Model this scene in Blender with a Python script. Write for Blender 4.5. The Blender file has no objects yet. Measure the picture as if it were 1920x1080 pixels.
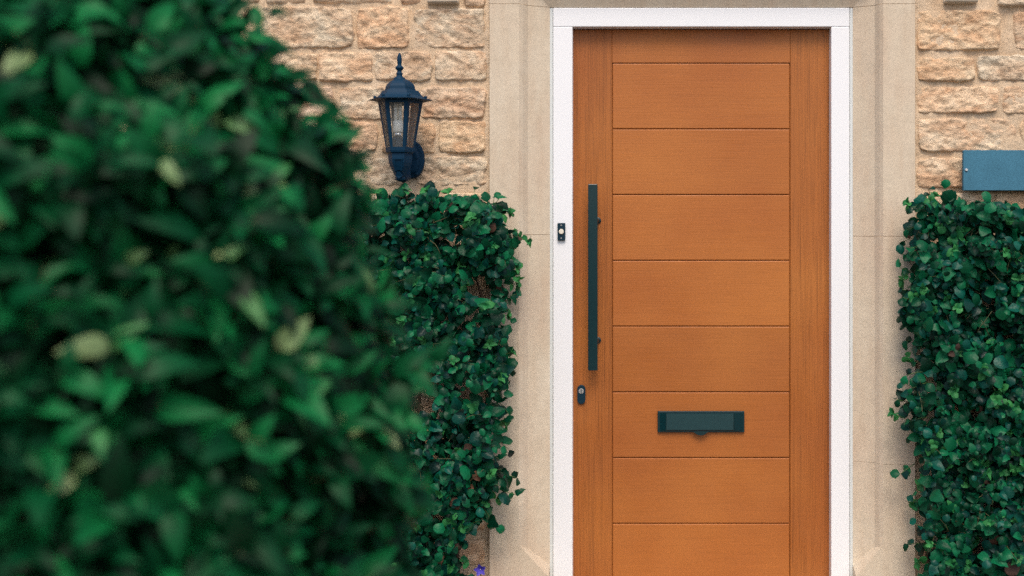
import bpy, bmesh, math, random
import numpy as np
from mathutils import Vector, Matrix, noise

scene = bpy.context.scene
COL = scene.collection
rad = math.radians
random.seed(7)
rng = np.random.default_rng(11)

# ------------------------------------------------------------------ camera
S = 0.00185          # metres per photo pixel on the wall plane (y = 0)
D = 4.2              # camera to wall
VX, VY, ZC = 1200.0, 430.0, 1.50

cam_data = bpy.data.cameras.new('camera')
cam = bpy.data.objects.new('camera', cam_data)
COL.objects.link(cam)
cam.location = (0, -D, ZC)
cam.rotation_euler = (rad(90), 0, 0)
cam_data.sensor_width = 36
cam_data.lens = 36 * D / (1920 * S)
cam_data.shift_x = (960 - VX) / 1920
cam_data.shift_y = (VY - 540) / 1920
cam_data.clip_start = 0.05
cam_data.clip_end = 500
cam_data.dof.use_dof = True
cam_data.dof.focus_distance = D - 0.05
cam_data.dof.aperture_fstop = 1.7
cam_data.dof.aperture_blades = 0
scene.camera = cam

# ------------------------------------------------------------------ light
SUN_EL, SUN_AZ = 56, 4          # elevation, degrees to the right of straight out from the wall
world = bpy.data.worlds.new('World')
scene.world = world
world.use_nodes = True
wn = world.node_tree
for n in list(wn.nodes):
    wn.nodes.remove(n)
wo = wn.nodes.new('ShaderNodeOutputWorld')
bg = wn.nodes.new('ShaderNodeBackground')
sky = wn.nodes.new('ShaderNodeTexSky')
sky.sky_type = 'NISHITA'
sky.sun_disc = False
sky.sun_elevation = rad(SUN_EL)
sky.sun_rotation = rad(180 - SUN_AZ)
sky.air_density = 1.0
sky.dust_density = 4.0
sky.ozone_density = 1.0
bg.inputs['Strength'].default_value = 0.15
wn.links.new(sky.outputs[0], bg.inputs[0])
wn.links.new(bg.outputs[0], wo.inputs[0])

sun_data = bpy.data.lights.new('sun', 'SUN')
sun_data.energy = 1.3
sun_data.angle = rad(24)
sun_data.color = (1.0, 0.87, 0.72)
sun = bpy.data.objects.new('sun', sun_data)
COL.objects.link(sun)
sdir = Vector((math.sin(rad(SUN_AZ)) * math.cos(rad(SUN_EL)), -math.cos(rad(SUN_AZ)) * math.cos(rad(SUN_EL)), math.sin(rad(SUN_EL))))
sun.rotation_euler = sdir.to_track_quat('Z', 'Y').to_euler()
sun.location = sdir * 20

scene.render.engine = 'CYCLES'
scene.view_settings.view_transform = 'Standard'
scene.view_settings.look = 'None'
scene.view_settings.exposure = 0.42
scene.view_settings.gamma = 1
scene.view_settings.use_curve_mapping = False
scene.cycles.max_bounces = 8
scene.cycles.transparent_max_bounces = 12
scene.cycles.use_denoising = False

# ------------------------------------------------------------------ helpers
def at(px, py, y=0.0):
    """Point of the place seen at photo pixel (px, py) on the plane y."""
    k = S * (D + y) / D
    return Vector(((px - VX) * k, y, ZC - (py - VY) * k))

def link(name, me, mat=None, parent=None, loc=None):
    o = bpy.data.objects.new(name, me)
    COL.objects.link(o)
    if mat is not None and me is not None and not me.materials:
        for m in (mat if isinstance(mat, (list, tuple)) else [mat]):
            me.materials.append(m)
    if loc is not None:
        o.location = loc
    if parent is not None:
        o.parent = parent
    return o

def thing(name, label, cat, loc=(0, 0, 0), group=None):
    o = bpy.data.objects.new(name, None)
    COL.objects.link(o)
    o.location = loc
    o.empty_display_size = 0.05
    o['label'] = label
    o['category'] = cat
    if group:
        o['group'] = group
    return o

def finish(bm, name, mat, parent, smooth=False, origin=None):
    """bmesh in world coordinates -> object whose origin sits at `origin`, under parent (an Empty without rotation)."""
    if origin is None:
        vs = [v.co for v in bm.verts]
        origin = sum(vs, Vector()) / len(vs)
    origin = Vector(origin)
    bmesh.ops.translate(bm, verts=bm.verts, vec=-origin)
    bmesh.ops.recalc_face_normals(bm, faces=bm.faces)
    me = bpy.data.meshes.new(name)
    bm.to_mesh(me)
    bm.free()
    if smooth:
        for p in me.polygons:
            p.use_smooth = True
    base = Vector((0, 0, 0))
    q = parent
    while q is not None:
        base += Vector(q.location)
        q = q.parent
    return link(name, me, mat, parent, origin - base)

def box(bm, x0, x1, y0, y1, z0, z1, bevel=0.0, seg=2):
    r = bmesh.ops.create_cube(bm, size=1)
    vs = r['verts']
    for v in vs:
        v.co = Vector(((x0 + x1) / 2 + v.co.x * (x1 - x0), (y0 + y1) / 2 + v.co.y * (y1 - y0), (z0 + z1) / 2 + v.co.z * (z1 - z0)))
    if bevel > 0:
        es = list({e for v in vs for e in v.link_edges})
        bmesh.ops.bevel(bm, geom=es, offset=bevel, segments=seg, affect='EDGES', profile=0.5)

def pbox(bm, px0, px1, py0, py1, yf, yb, bevel=0.0, seg=2):
    a = at(px0, py1, yf); b = at(px1, py0, yf)
    box(bm, a.x, b.x, yf, yb, a.z, b.z, bevel, seg)

def lathe(bm, prof, centre, n=24, rot=0.0, caps=True):
    """prof: list of (radius, z) from top to bottom or reverse."""
    rings = []
    for r, z in prof:
        rings.append([bm.verts.new((centre[0] + r * math.cos(rot + 2 * math.pi * i / n), centre[1] + r * math.sin(rot + 2 * math.pi * i / n), centre[2] + z)) for i in range(n)])
    for a, b in zip(rings, rings[1:]):
        for i in range(n):
            bm.faces.new((a[i], a[(i + 1) % n], b[(i + 1) % n], b[i]))
    if caps:
        bm.faces.new(rings[0]); bm.faces.new(rings[-1][::-1])

def disc_y(bm, c, r, depth, n=24, bevel=0.0):
    """Short cylinder along y: c is the front centre."""
    prof = [(r - bevel, 0), (r, bevel), (r, depth)] if bevel else [(r, 0), (r, depth)]
    rings = [[bm.verts.new((c[0] + q * math.cos(2 * math.pi * i / n), c[1] + yy, c[2] + q * math.sin(2 * math.pi * i / n))) for i in range(n)] for q, yy in prof]
    for a, b in zip(rings, rings[1:]):
        for i in range(n):
            bm.faces.new((a[i], a[(i + 1) % n], b[(i + 1) % n], b[i]))
    bm.faces.new(rings[0]); bm.faces.new(rings[-1][::-1])

def tube(bm, pts, r0, r1=None, n=7):
    r1 = r0 if r1 is None else r1
    pts = [Vector(p) for p in pts]
    rings = []
    up = Vector((0.31, 0.2, 0.93)).normalized()
    for i, p in enumerate(pts):
        t = (pts[min(i + 1, len(pts) - 1)] - pts[max(i - 1, 0)]).normalized()
        a = t.cross(up)
        if a.length < 1e-3:
            a = t.cross(Vector((1, 0, 0)))
        a.normalize(); b = t.cross(a)
        r = r0 + (r1 - r0) * i / (len(pts) - 1)
        rings.append([bm.verts.new(p + (a * math.cos(2 * math.pi * k / n) + b * math.sin(2 * math.pi * k / n)) * r) for k in range(n)])
    for a, b in zip(rings, rings[1:]):
        for i in range(n):
            bm.faces.new((a[i], a[(i + 1) % n], b[(i + 1) % n], b[i]))
    bm.faces.new(rings[0]); bm.faces.new(rings[-1][::-1])

# ------------------------------------------------------------------ materials
def new_mat(name):
    m = bpy.data.materials.new(name)
    m.use_nodes = True
    nt = m.node_tree
    return m, nt, nt.nodes['Principled BSDF']

def N(nt, typ, **kw):
    n = nt.nodes.new(typ)
    for k, v in kw.items():
        if k.startswith('i_'):
            key = k[2:].replace('_', ' ')
            n.inputs[int(key) if key.isdigit() else key].default_value = v
        else:
            setattr(n, k, v)
    return n

def mix(nt, fac, a, b, blend='MIX'):
    n = nt.nodes.new('ShaderNodeMix')
    n.data_type = 'RGBA'; n.blend_type = blend
    for sock, v in ((n.inputs[0], fac), (n.inputs[6], a), (n.inputs[7], b)):
        if isinstance(v, bpy.types.NodeSocket):
            nt.links.new(v, sock)
        else:
            sock.default_value = v if not isinstance(v, tuple) or len(v) == 4 else (*v, 1)
    return n.outputs[2]

def ramp(nt, src, stops):
    n = nt.nodes.new('ShaderNodeValToRGB')
    els = n.color_ramp.elements
    while len(els) < len(stops):
        els.new(0.5)
    for e, (p, c) in zip(els, stops):
        e.position = p
        e.color = (c, c, c, 1) if not isinstance(c, tuple) else (*c, 1)
    nt.links.new(src, n.inputs[0])
    return n.outputs[0]

def noise_tex(nt, scale, detail=4, rough=0.55, stretch=(1, 1, 1), offset=None, dist=0.0):
    g = N(nt, 'ShaderNodeNewGeometry')
    mp = N(nt, 'ShaderNodeMapping')
    mp.inputs['Scale'].default_value = stretch
    nt.links.new(g.outputs['Position'], mp.inputs[0])
    if offset is not None:
        nt.links.new(offset, mp.inputs['Location'])
    t = N(nt, 'ShaderNodeTexNoise')
    t.inputs['Scale'].default_value = scale
    t.inputs['Detail'].default_value = detail
    t.inputs['Roughness'].default_value = rough
    t.inputs['Distortion'].default_value = dist
    nt.links.new(mp.outputs[0], t.inputs['Vector'])
    return t.outputs['Fac']

def add_bump(nt, bsdf, layers):
    prev = None
    for h, strength, dist in layers:
        b = N(nt, 'ShaderNodeBump')
        b.inputs['Strength'].default_value = strength
        b.inputs['Distance'].default_value = dist
        nt.links.new(h, b.inputs['Height'])
        if prev is not None:
            nt.links.new(prev, b.inputs['Normal'])
        prev = b.outputs[0]
    nt.links.new(prev, bsdf.inputs['Normal'])

def mat_stone():
    m, nt, b = new_mat('rock_faced_sandstone')
    oi = N(nt, 'ShaderNodeObjectInfo')
    mul = N(nt, 'ShaderNodeVectorMath', operation='SCALE')
    comb = N(nt, 'ShaderNodeCombineXYZ')
    nt.links.new(oi.outputs['Random'], comb.inputs[0]); nt.links.new(oi.outputs['Random'], comb.inputs[2])
    nt.links.new(comb.outputs[0], mul.inputs[0]); mul.inputs['Scale'].default_value = 37.0
    off = mul.outputs[0]
    n1 = noise_tex(nt, 9, 5, 0.6, (1, 1, 1.8), off, 0.6)
    n2 = noise_tex(nt, 26, 6, 0.65, (1, 1, 2.0), off, 0.8)
    n3 = noise_tex(nt, 90, 4, 0.7, (1, 1, 1.3), off)
    n4 = noise_tex(nt, 420, 3, 0.7)
    c = ramp(nt, n1, [(0.30, (0.57, 0.36, 0.22)), (0.42, (0.69, 0.48, 0.32)), (0.54, (0.76, 0.585, 0.415)), (0.70, (0.80, 0.67, 0.505))])
    tint = ramp(nt, oi.outputs['Random'], [(0.0, (0.86, 0.80, 0.80)), (0.3, (1.02, 0.95, 0.84)), (0.6, (0.93, 0.98, 1.0)), (1.0, (1.10, 1.0, 0.9))])
    c = mix(nt, 0.85, c, tint, 'MULTIPLY')
    strata = ramp(nt, n2, [(0.36, 0.66), (0.52, 1.0), (0.75, 1.10)])
    c = mix(nt, 0.7, c, strata, 'MULTIPLY')
    sp = ramp(nt, n3, [(0.32, 0.62), (0.45, 1.0), (0.7, 1.08)])
    c = mix(nt, 0.6, c, sp, 'MULTIPLY')
    gr = ramp(nt, n4, [(0.3, 0.80), (0.7, 1.16)])
    c = mix(nt, 0.8, c, gr, 'MULTIPLY')
    nt.links.new(c, b.inputs['Base Color'])
    b.inputs['Roughness'].default_value = 0.93
    b.inputs['Specular IOR Level'].default_value = 0.2
    add_bump(nt, b, [(n2, 0.5, 0.009), (n3, 0.9, 0.006), (n4, 0.8, 0.002)])
    return m

def mat_mortar():
    m, nt, b = new_mat('lime_mortar')
    n1 = noise_tex(nt, 7, 5, 0.6)
    n3 = noise_tex(nt, 130, 4, 0.7)
    n4 = noise_tex(nt, 420, 3, 0.7)
    c = ramp(nt, n1, [(0.3, (0.56, 0.40, 0.26)), (0.5, (0.63, 0.48, 0.33)), (0.72, (0.67, 0.54, 0.40))])
    c = mix(nt, 0.7, c, ramp(nt, n3, [(0.3, 0.7), (0.5, 1.0), (0.75, 1.1)]), 'MULTIPLY')
    c = mix(nt, 0.8, c, ramp(nt, n4, [(0.3, 0.8), (0.7, 1.15)]), 'MULTIPLY')
    nt.links.new(c, b.inputs['Base Color'])
    b.inputs['Roughness'].default_value = 0.95
    b.inputs['Specular IOR Level'].default_value = 0.15
    add_bump(nt, b, [(n1, 0.5, 0.008), (n3, 0.9, 0.004), (n4, 0.6, 0.0015)])
    return m

def mat_ashlar():
    m, nt, b = new_mat('dressed_sandstone')
    n1 = noise_tex(nt, 2.2, 5, 0.6)
    n5 = noise_tex(nt, 5, 4, 0.6, (5, 1, 0.7))
    n2 = noise_tex(nt, 30, 6, 0.7)
    n4 = noise_tex(nt, 330, 3, 0.75)
    c = ramp(nt, n1, [(0.30, (0.60, 0.485, 0.37)), (0.5, (0.61, 0.52, 0.40)), (0.68, (0.67, 0.59, 0.47))])
    c = mix(nt, 0.5, c, ramp(nt, n5, [(0.35, (0.92, 0.86, 0.82)), (0.55, (1.0, 1.0, 1.0)), (0.7, (1.04, 1.04, 1.04))]), 'MULTIPLY')
    c = mix(nt, 0.5, c, ramp(nt, n2, [(0.3, 0.82), (0.5, 1.0), (0.75, 1.07)]), 'MULTIPLY')
    c = mix(nt, 0.9, c, ramp(nt, n4, [(0.28, 0.74), (0.5, 0.99), (0.72, 1.2)]), 'MULTIPLY')
    nt.links.new(c, b.inputs['Base Color'])
    b.inputs['Roughness'].default_value = 0.9
    b.inputs['Specular IOR Level'].default_value = 0.2
    add_bump(nt, b, [(n2, 0.35, 0.003), (n4, 0.5, 0.0012)])
    return m

def mat_wood(name, vertical):
    m, nt, b = new_mat(name)
    kk = 0.84 if vertical else 0.95
    st = (1, 1, 0.010) if vertical else (0.02, 1, 1)
    g1 = noise_tex(nt, 330, 3, 0.6, st, None, 0.5)
    g2 = noise_tex(nt, 60, 4, 0.6, st)
    n3 = noise_tex(nt, 2.0, 3, 0.5)
    n4 = noise_tex(nt, 480, 2, 0.7)
    c = ramp(nt, n3, [(0.3, (0.360 * kk, 0.106 * kk, 0.019 * kk)), (0.7, (0.465 * kk, 0.160 * kk, 0.031 * kk))])
    oi = N(nt, 'ShaderNodeObjectInfo')
    c = mix(nt, 1.0, c, ramp(nt, oi.outputs['Random'], [(0.0, 0.93), (1.0, 1.05)]), 'MULTIPLY')
    c = mix(nt, 0.85 if vertical else 0.2, c, ramp(nt, g1, [(0.33, 0.62), (0.5, 1.0), (0.7, 1.12)]), 'MULTIPLY')
    c = mix(nt, 0.25 if vertical else 0.12, c, ramp(nt, g2, [(0.3, 0.8), (0.6, 1.05)]), 'MULTIPLY')
    c = mix(nt, 0.7, c, ramp(nt, n4, [(0.28, 0.8), (0.72, 1.18)]), 'MULTIPLY')
    nt.links.new(c, b.inputs['Base Color'])
    nt.links.new(ramp(nt, noise_tex(nt, 5, 4, 0.6), [(0.3, 0.38), (0.7, 0.6)]), b.inputs['Roughness'])
    b.inputs['Specular IOR Level'].default_value = 0.4
    add_bump(nt, b, [(g1, 0.8 if vertical else 0.35, 0.0016), (n4, 0.25, 0.0006)])
    return m

def mat_plain(name, col, rough=0.5, metal=0.0, spec=0.5, grain=0.0, gscale=300, bump=0.0, coat=0.0):
    m, nt, b = new_mat(name)
    b.inputs['Roughness'].default_value = rough
    b.inputs['Metallic'].default_value = metal
    b.inputs['Specular IOR Level'].default_value = spec
    b.inputs['Coat Weight'].default_value = coat
    n4 = noise_tex(nt, gscale, 3, 0.7)
    n1 = noise_tex(nt, 14, 4, 0.6)
    c = mix(nt, grain, (*col, 1), ramp(nt, n4, [(0.3, 0.6), (0.7, 1.4)]), 'MULTIPLY')
    c = mix(nt, grain * 0.6, c, ramp(nt, n1, [(0.3, 0.75), (0.7, 1.15)]), 'MULTIPLY')
    nt.links.new(c, b.inputs['Base Color'])
    if bump:
        add_bump(nt, b, [(n4, bump, 0.001)])
    return m

def mat_leaf(name, dark, light, rough, trans, spec=0.5, bumpy=0.0):
    m, nt, b = new_mat(name)
    g = N(nt, 'ShaderNodeNewGeometry')
    oi = N(nt, 'ShaderNodeObjectInfo')
    ad = N(nt, 'ShaderNodeMath', operation='ADD')
    fr = N(nt, 'ShaderNodeMath', operation='FRACT')
    nt.links.new(g.outputs['Random Per Island'], ad.inputs[0]); nt.links.new(oi.outputs['Random'], ad.inputs[1])
    nt.links.new(ad.outputs[0], fr.inputs[0])
    c = ramp(nt, fr.outputs[0], [(0.0, dark), (0.55, tuple((a + 2 * q) / 3 if False else (a + q) / 2 for a, q in zip(dark, light))), (1.0, light)])
    n = noise_tex(nt, 120, 3, 0.6)
    c = mix(nt, 0.5, c, ramp(nt, n, [(0.3, 0.7), (0.7, 1.3)]), 'MULTIPLY')
    nt.links.new(c, b.inputs['Base Color'])
    b.inputs['Roughness'].default_value = rough
    b.inputs['Specular IOR Level'].default_value = spec
    if bumpy:
        add_bump(nt, b, [(n, bumpy, 0.002)])
    tr = N(nt, 'ShaderNodeBsdfTranslucent')
    nt.links.new(c, tr.inputs[0])
    ms = N(nt, 'ShaderNodeMixShader')
    ms.inputs[0].default_value = trans
    out = nt.nodes['Material Output']
    nt.links.new(b.outputs[0], ms.inputs[1]); nt.links.new(tr.outputs[0], ms.inputs[2]); nt.links.new(ms.outputs[0], out.inputs[0])
    return m

def mat_glass():
    m, nt, b = new_mat('lantern_glass')
    out = nt.nodes['Material Output']
    t = N(nt, 'ShaderNodeBsdfTransparent'); t.inputs[0].default_value = (0.99, 0.995, 0.995, 1)
    gl = N(nt, 'ShaderNodeBsdfGlossy'); gl.inputs['Roughness'].default_value = 0.12
    f = N(nt, 'ShaderNodeFresnel'); f.inputs[0].default_value = 1.22
    dif = N(nt, 'ShaderNodeBsdfDiffuse'); dif.inputs[0].default_value = (0.80, 0.78, 0.68, 1)
    m1 = N(nt, 'ShaderNodeMixShader'); m2 = N(nt, 'ShaderNodeMixShader')
    dirt = ramp(nt, noise_tex(nt, 60, 5, 0.7, (1, 1, 0.5)), [(0.3, 0.04), (0.7, 0.08)])
    nt.links.new(dirt, m1.inputs[0]); nt.links.new(t.outputs[0], m1.inputs[1]); nt.links.new(dif.outputs[0], m1.inputs[2])
    nt.links.new(f.outputs[0], m2.inputs[0]); nt.links.new(m1.outputs[0], m2.inputs[1]); nt.links.new(gl.outputs[0], m2.inputs[2])
    nt.links.new(m2.outputs[0], out.inputs[0])
    return m

M = dict(
    stone=mat_stone(), mortar=mat_mortar(), ashlar=mat_ashlar(),
    wood_v=mat_wood('stained_wood_upright_grain', True), wood_h=mat_wood('stained_wood_level_grain', False),
    white=mat_plain('white_frame_paint', (0.80, 0.82, 0.85), 0.4, grain=0.04, gscale=500, bump=0.08),
    sealant=mat_plain('pale_sealant', (0.62, 0.66, 0.66), 0.6, grain=0.1),
    lantern=mat_plain('dark_blue_lantern_enamel', (0.0015, 0.027, 0.062), 0.55, spec=0.16, grain=0.25, gscale=260, bump=0.2),
    black=mat_plain('dark_teal_metal', (0.001, 0.023, 0.029), 0.24, spec=0.5, grain=0.15, gscale=500, bump=0.12),
    flap=mat_plain('teal_grey_letter_flap', (0.009, 0.040, 0.046), 0.42, spec=0.35, grain=0.4, gscale=600, bump=0.2),
    navy=mat_plain('navy_plastic', (0.003, 0.024, 0.042), 0.4, spec=0.3, grain=0.15),
    slate=mat_plain('blue_slate', (0.055, 0.175, 0.26), 0.8, spec=0.2, grain=0.9, gscale=330, bump=0.5),
    chrome=mat_plain('bright_steel', (0.72, 0.72, 0.72), 0.25, metal=0.8),
    cream=mat_plain('cream_button', (0.72, 0.68, 0.58), 0.4),
    bulb=mat_plain('lamp_tube_white', (0.86, 0.86, 0.80), 0.35),
    glass=mat_glass(),
    soil=mat_plain('soil', (0.05, 0.035, 0.025), 0.95, grain=0.8, gscale=60, bump=0.8),
    paving=mat_plain('stone_paving', (0.30, 0.27, 0.23), 0.9, grain=0.6, gscale=90, bump=0.4),
    bark=mat_plain('brown_bark', (0.075, 0.045, 0.028), 0.9, grain=0.6, gscale=160, bump=0.6),
    twig=mat_plain('green_brown_twig', (0.085, 0.085, 0.035), 0.7, grain=0.4),
    greentwig=mat_plain('green_shoot', (0.06, 0.13, 0.03), 0.6, grain=0.3),
    vine_dark=mat_leaf('climber_leaf_mature', (0.001, 0.022, 0.012), (0.005, 0.135, 0.055), 0.34, 0.10, 0.15, 0.8),
    vine_blue=mat_leaf('climber_leaf_bluish', (0.001, 0.018, 0.015), (0.003, 0.088, 0.060), 0.32, 0.08, 0.17, 0.8),
    vine_young=mat_leaf('climber_leaf_young', (0.008, 0.13, 0.040), (0.050, 0.27, 0.075), 0.5, 0.25, 0.25, 0.4),
    vine_dead=mat_leaf('climber_leaf_dead', (0.04, 0.022, 0.016), (0.13, 0.06, 0.035), 0.7, 0.1, 0.3, 0.4),
    bush_dark=mat_leaf('shrub_leaf_mature', (0.001, 0.014, 0.005), (0.002, 0.068, 0.022), 0.45, 0.14, 0.12),
    bush_mid=mat_leaf('shrub_leaf_mid', (0.001, 0.050, 0.016), (0.007, 0.170, 0.046), 0.45, 0.22, 0.15),
    bush_sheen=mat_leaf('shrub_leaf_painted_sheen', (0.03, 0.18, 0.05), (0.22, 0.30, 0.13), 0.5, 0.2, 0.3),  # sky gloss on the shrub, painted as pale colour on some tip leaves
    petal=mat_leaf('violet_petal', (0.085, 0.07, 0.50), (0.12, 0.09, 0.62), 0.6, 0.3, 0.3),
)

# ------------------------------------------------------------------ ground
def structure(name, bm, mat):
    me = bpy.data.meshes.new(name); bm.to_mesh(me); bm.free()
    o = link(name, me, mat); o['kind'] = 'structure'
    return o

bm = bmesh.new()
bmesh.ops.create_grid(bm, x_segments=4, y_segments=4, size=150)
structure('ground', bm, M['soil'])
bm = bmesh.new()
box(bm, -0.75, 1.15, -7.0, -0.34, -0.05, 0.004)
structure('path', bm, M['paving'])
t = thing('doorstep', 'pale stone doorstep under the orange-brown door', 'doorstep', (0.21, -0.12, 0))
bm = bmesh.new(); box(bm, -0.29, 0.75, -0.33, 0.16, 0.0, 0.115, 0.012)
finish(bm, 'step_stone', M['ashlar'], t)

# ------------------------------------------------------------------ wall
wall = thing('stone_wall', 'buff rock-faced sandstone house wall with lime mortar on both sides of the door surround', 'wall')

SUR_L, SUR_R = at(918, 0, -0.025).x, at(1716, 0, -0.025).x
def mortar(name, x0, x1, z0, z1):
    step = 0.011
    nx, nz = max(2, int((x1 - x0) / step)), max(2, int((z1 - z0) / step))
    xs = np.linspace(x0, x1, nx); zs = np.linspace(z0, z1, nz)
    vs = []
    for z in zs:
        for x in xs:
            h = noise.fractal(Vector((x * 9, 3.1, z * 9)), 0.9, 2.0, 4) * 0.0065 + noise.noise(Vector((x * 45, 1.0, z * 45))) * 0.0026 + 0.001
            d = min(abs(x - SUR_L), abs(x - SUR_R))
            if d < 0.03:                                  # pointing feathered up against the surround
                h += (1 - d / 0.03) * 0.008
            vs.append((x, 0.0 - h, z))
    nf = len(vs)
    faces = [(j * nx + i, j * nx + i + 1, (j + 1) * nx + i + 1, (j + 1) * nx + i) for j in range(nz - 1) for i in range(nx - 1)]
    back = [(x0, 0.30, z0), (x1, 0.30, z0), (x1, 0.30, z1), (x0, 0.30, z1)]
    vs += back
    b = nf
    faces += [(b + 1, b, b + 3, b + 2)]
    faces.append([b, b + 1] + [i for i in range(nx - 1, -1, -1)])
    faces.append([b + 2, b + 3] + [(nz - 1) * nx + i for i in range(nx)])
    faces.append([b + 3, b] + [j * nx for j in range(nz)])
    faces.append([b + 1, b + 2] + [j * nx + nx - 1 for j in range(nz - 1, -1, -1)])
    me = bpy.data.meshes.new(name); me.from_pydata(vs, [], faces)
    for p in me.polygons[:(nz - 1) * (nx - 1)]:
        p.use_smooth = True
    link(name, me, M['mortar'], wall)

ZT = 3.0
mortar('mortar', SUR_L - 1.75, SUR_L, 0.0, ZT)
mortar('mortar', SUR_R, SUR_R + 1.35, 0.0, ZT)
bm = bmesh.new(); box(bm, SUR_L + 0.001, SUR_R - 0.001, 0.004, 0.30, at(0, -80, 0).z, ZT)
finish(bm, 'wall_core', M['mortar'], wall)

def stone(px0, px1, py0, py1, seed, proud=0.016, dressed=False):
    yf = -0.01
    a = at(px0, py1, yf); b = at(px1, py0, yf)
    w, h = b.x - a.x + (0 if dressed else 0.015), b.z - a.z + (0 if dressed else 0.015)
    c = (a + b) / 2
    step = 0.006 if -60 < py0 < 420 else 0.014
    nx, nz = max(5, int(w / step)), max(4, int(h / step))
    so = Vector((seed * 7.31, seed * 3.77, seed * 1.93))
    vs = []
    tilt_x = random.uniform(-0.05, 0.05); tilt_z = random.uniform(-0.10, 0.06)
    amp = 0.0 if dressed else 1.0
    for j in range(nz + 1):
        for i in range(nx + 1):
            u, v = i / nx * 2 - 1, j / nz * 2 - 1
            x, z = u * w / 2, v * h / 2
            # wobbly outline, rounded corners
            e = max(abs(u), abs(v))
            wob = noise.noise(Vector((x * 22, z * 22, 0)) + so) * 0.011 * amp * e ** 3
            wob2 = noise.noise(Vector((x * 60, z * 60, 5)) + so) * 0.0042 * amp * e ** 3
            corner = (abs(u) * abs(v)) ** 5 * 0.010 * amp
            x += math.copysign(1, u) * (wob + wob2) * abs(u) ** 2 - math.copysign(corner, u)
            z += math.copysign(1, v) * (wob * 0.8 + wob2) * abs(v) ** 2 - math.copysign(corner, v)
            # distance to the edge in metres
            de = min((1 - abs(u)) * w / 2, (1 - abs(v)) * h / 2)
            k = min(1.0, de / 0.007)
            fall = math.sin(k * math.pi / 2) ** 0.8
            q = Vector((x * 17 + z * 5, z * 21, 0)) + so
            rock = noise.ridged_multi_fractal(q, 0.8, 2.1, 5, 1.0, 2.0) * 0.0048 - 0.004
            rock += noise.fractal(Vector((x * 42, z * 60, 2)) + so, 0.6, 2.0, 4) * 0.0046
            rock += noise.noise(Vector((x * 9, z * 13, 9)) + so) * 0.0055
            hgt = -0.016 + fall * (0.014 + proud + amp * rock + x * tilt_x - z * tilt_z * 0.8)
            vs.append((x, -hgt, z))
    n1 = nx + 1
    faces = [(j * n1 + i, j * n1 + i + 1, (j + 1) * n1 + i + 1, (j + 1) * n1 + i) for j in range(nz) for i in range(nx)]
    rim = [i for i in range(nx)] + [j * n1 + nx for j in range(nz)] + [nz * n1 + i for i in range(nx, 0, -1)] + [j * n1 for j in range(nz, 0, -1)]
    nb = len(vs)
    for r in rim:
        x, y, z = vs[r]; vs.append((x, 0.07, z))
    m = len(rim)
    for i in range(m):
        faces.append((rim[(i + 1) % m], rim[i], nb + i, nb + (i + 1) % m))
    faces.append([nb + i for i in range(m)][::-1])
    me = bpy.data.meshes.new('stone'); me.from_pydata(vs, [], faces)
    for p in me.polygons[:nx * nz]:
        p.use_smooth = True
    link('stone', me, M['ashlar'] if dressed else M['stone'], wall, Vector((c.x, 0, c.z)))

rows_left = [
    (-150, -75, [(395, 560), (572, 705), (718, 905)]),
    (-66, 8, [(400, 486), (496, 575), (583, 736), (748, 792)]),
    (14, 88, [(395, 480), (490, 660), (671, 764), (779, 908)]),
    (99, 149, [(400, 438), (450, 592), (598, 696), (702, 807), (818, 911)]),
    (165, 220, [(430, 540), (551, 622), (638, 776), (788, 909)]),
    (231, 284, [(480, 612), (624, 705), (716, 812), (824, 909)]),
    (298, 348, [(500, 655), (668, 768), (779, 912)]),
]
sd = 1
for y0, y1, xs in rows_left:
    for x0, x1 in xs:
        jt = random.uniform(-3, 3)
        stone(x0, x1, y0 + jt, y1 + jt * 0.4 + random.uniform(-1, 2), sd, 0.0075 + random.uniform(-0.002, 0.0035)); sd += 1
stone(800, 862, -40, 9, 900, 0.034, True)
stone(872, 908, -44, 11, 901, 0.012)
rows_right = [
    (-160, -90, [(1722, 1860), (1874, 2010), (2022, 2120)]),
    (-80, -30, [(1722, 1800), (1812, 1950), (1962, 2100)]),
    (22, 91, [(1722, 1874), (1906, 1985), (1998, 2120)]),
    (106, 150, [(1722, 1826), (1837, 1968), (1980, 2090)]),
    (162, 212, [(1722, 1872), (1882, 1990), (2002, 2120)]),
    (222, 284, [(1724, 1905), (1917, 2040), (2052, 2130)]),
    (296, 350, [(1722, 1835), (1847, 1975), (1988, 2110)]),
]
for y0, y1, xs in rows_right:
    for x0, x1 in xs:
        stone(x0, x1, y0 + random.uniform(-3, 3), y1 + random.uniform(-2, 2), sd, 0.0075 + random.uniform(-0.002, 0.0035)); sd += 1
stone(1768, 1834, -26, 8, 902, 0.034, True)
stone(1876, 1935, -24, 9, 903, 0.016)
# the courses behind and below the climbers, and the ones just outside the frame
def fill_rows(px0, px1, py_from, py_to):
    global sd
    y = py_from
    while y < py_to:
        h = random.uniform(46, 72)
        x = px0
        while x < px1 - 30:
            w = random.uniform(80, 170)
            if px1 - (x + w) < 60:
                w = px1 - x
            stone(x, x + w, y, y + h, sd, 0.0075 + random.uniform(-0.002, 0.0035)); sd += 1
            x += w + 11
        y += h + 12
random.seed(23)
fill_rows(395, 911, 364, 1210)
fill_rows(1724, 2120, 364, 1210)
random.seed(24)
fill_rows(100, 384, -150, 1210)

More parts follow.
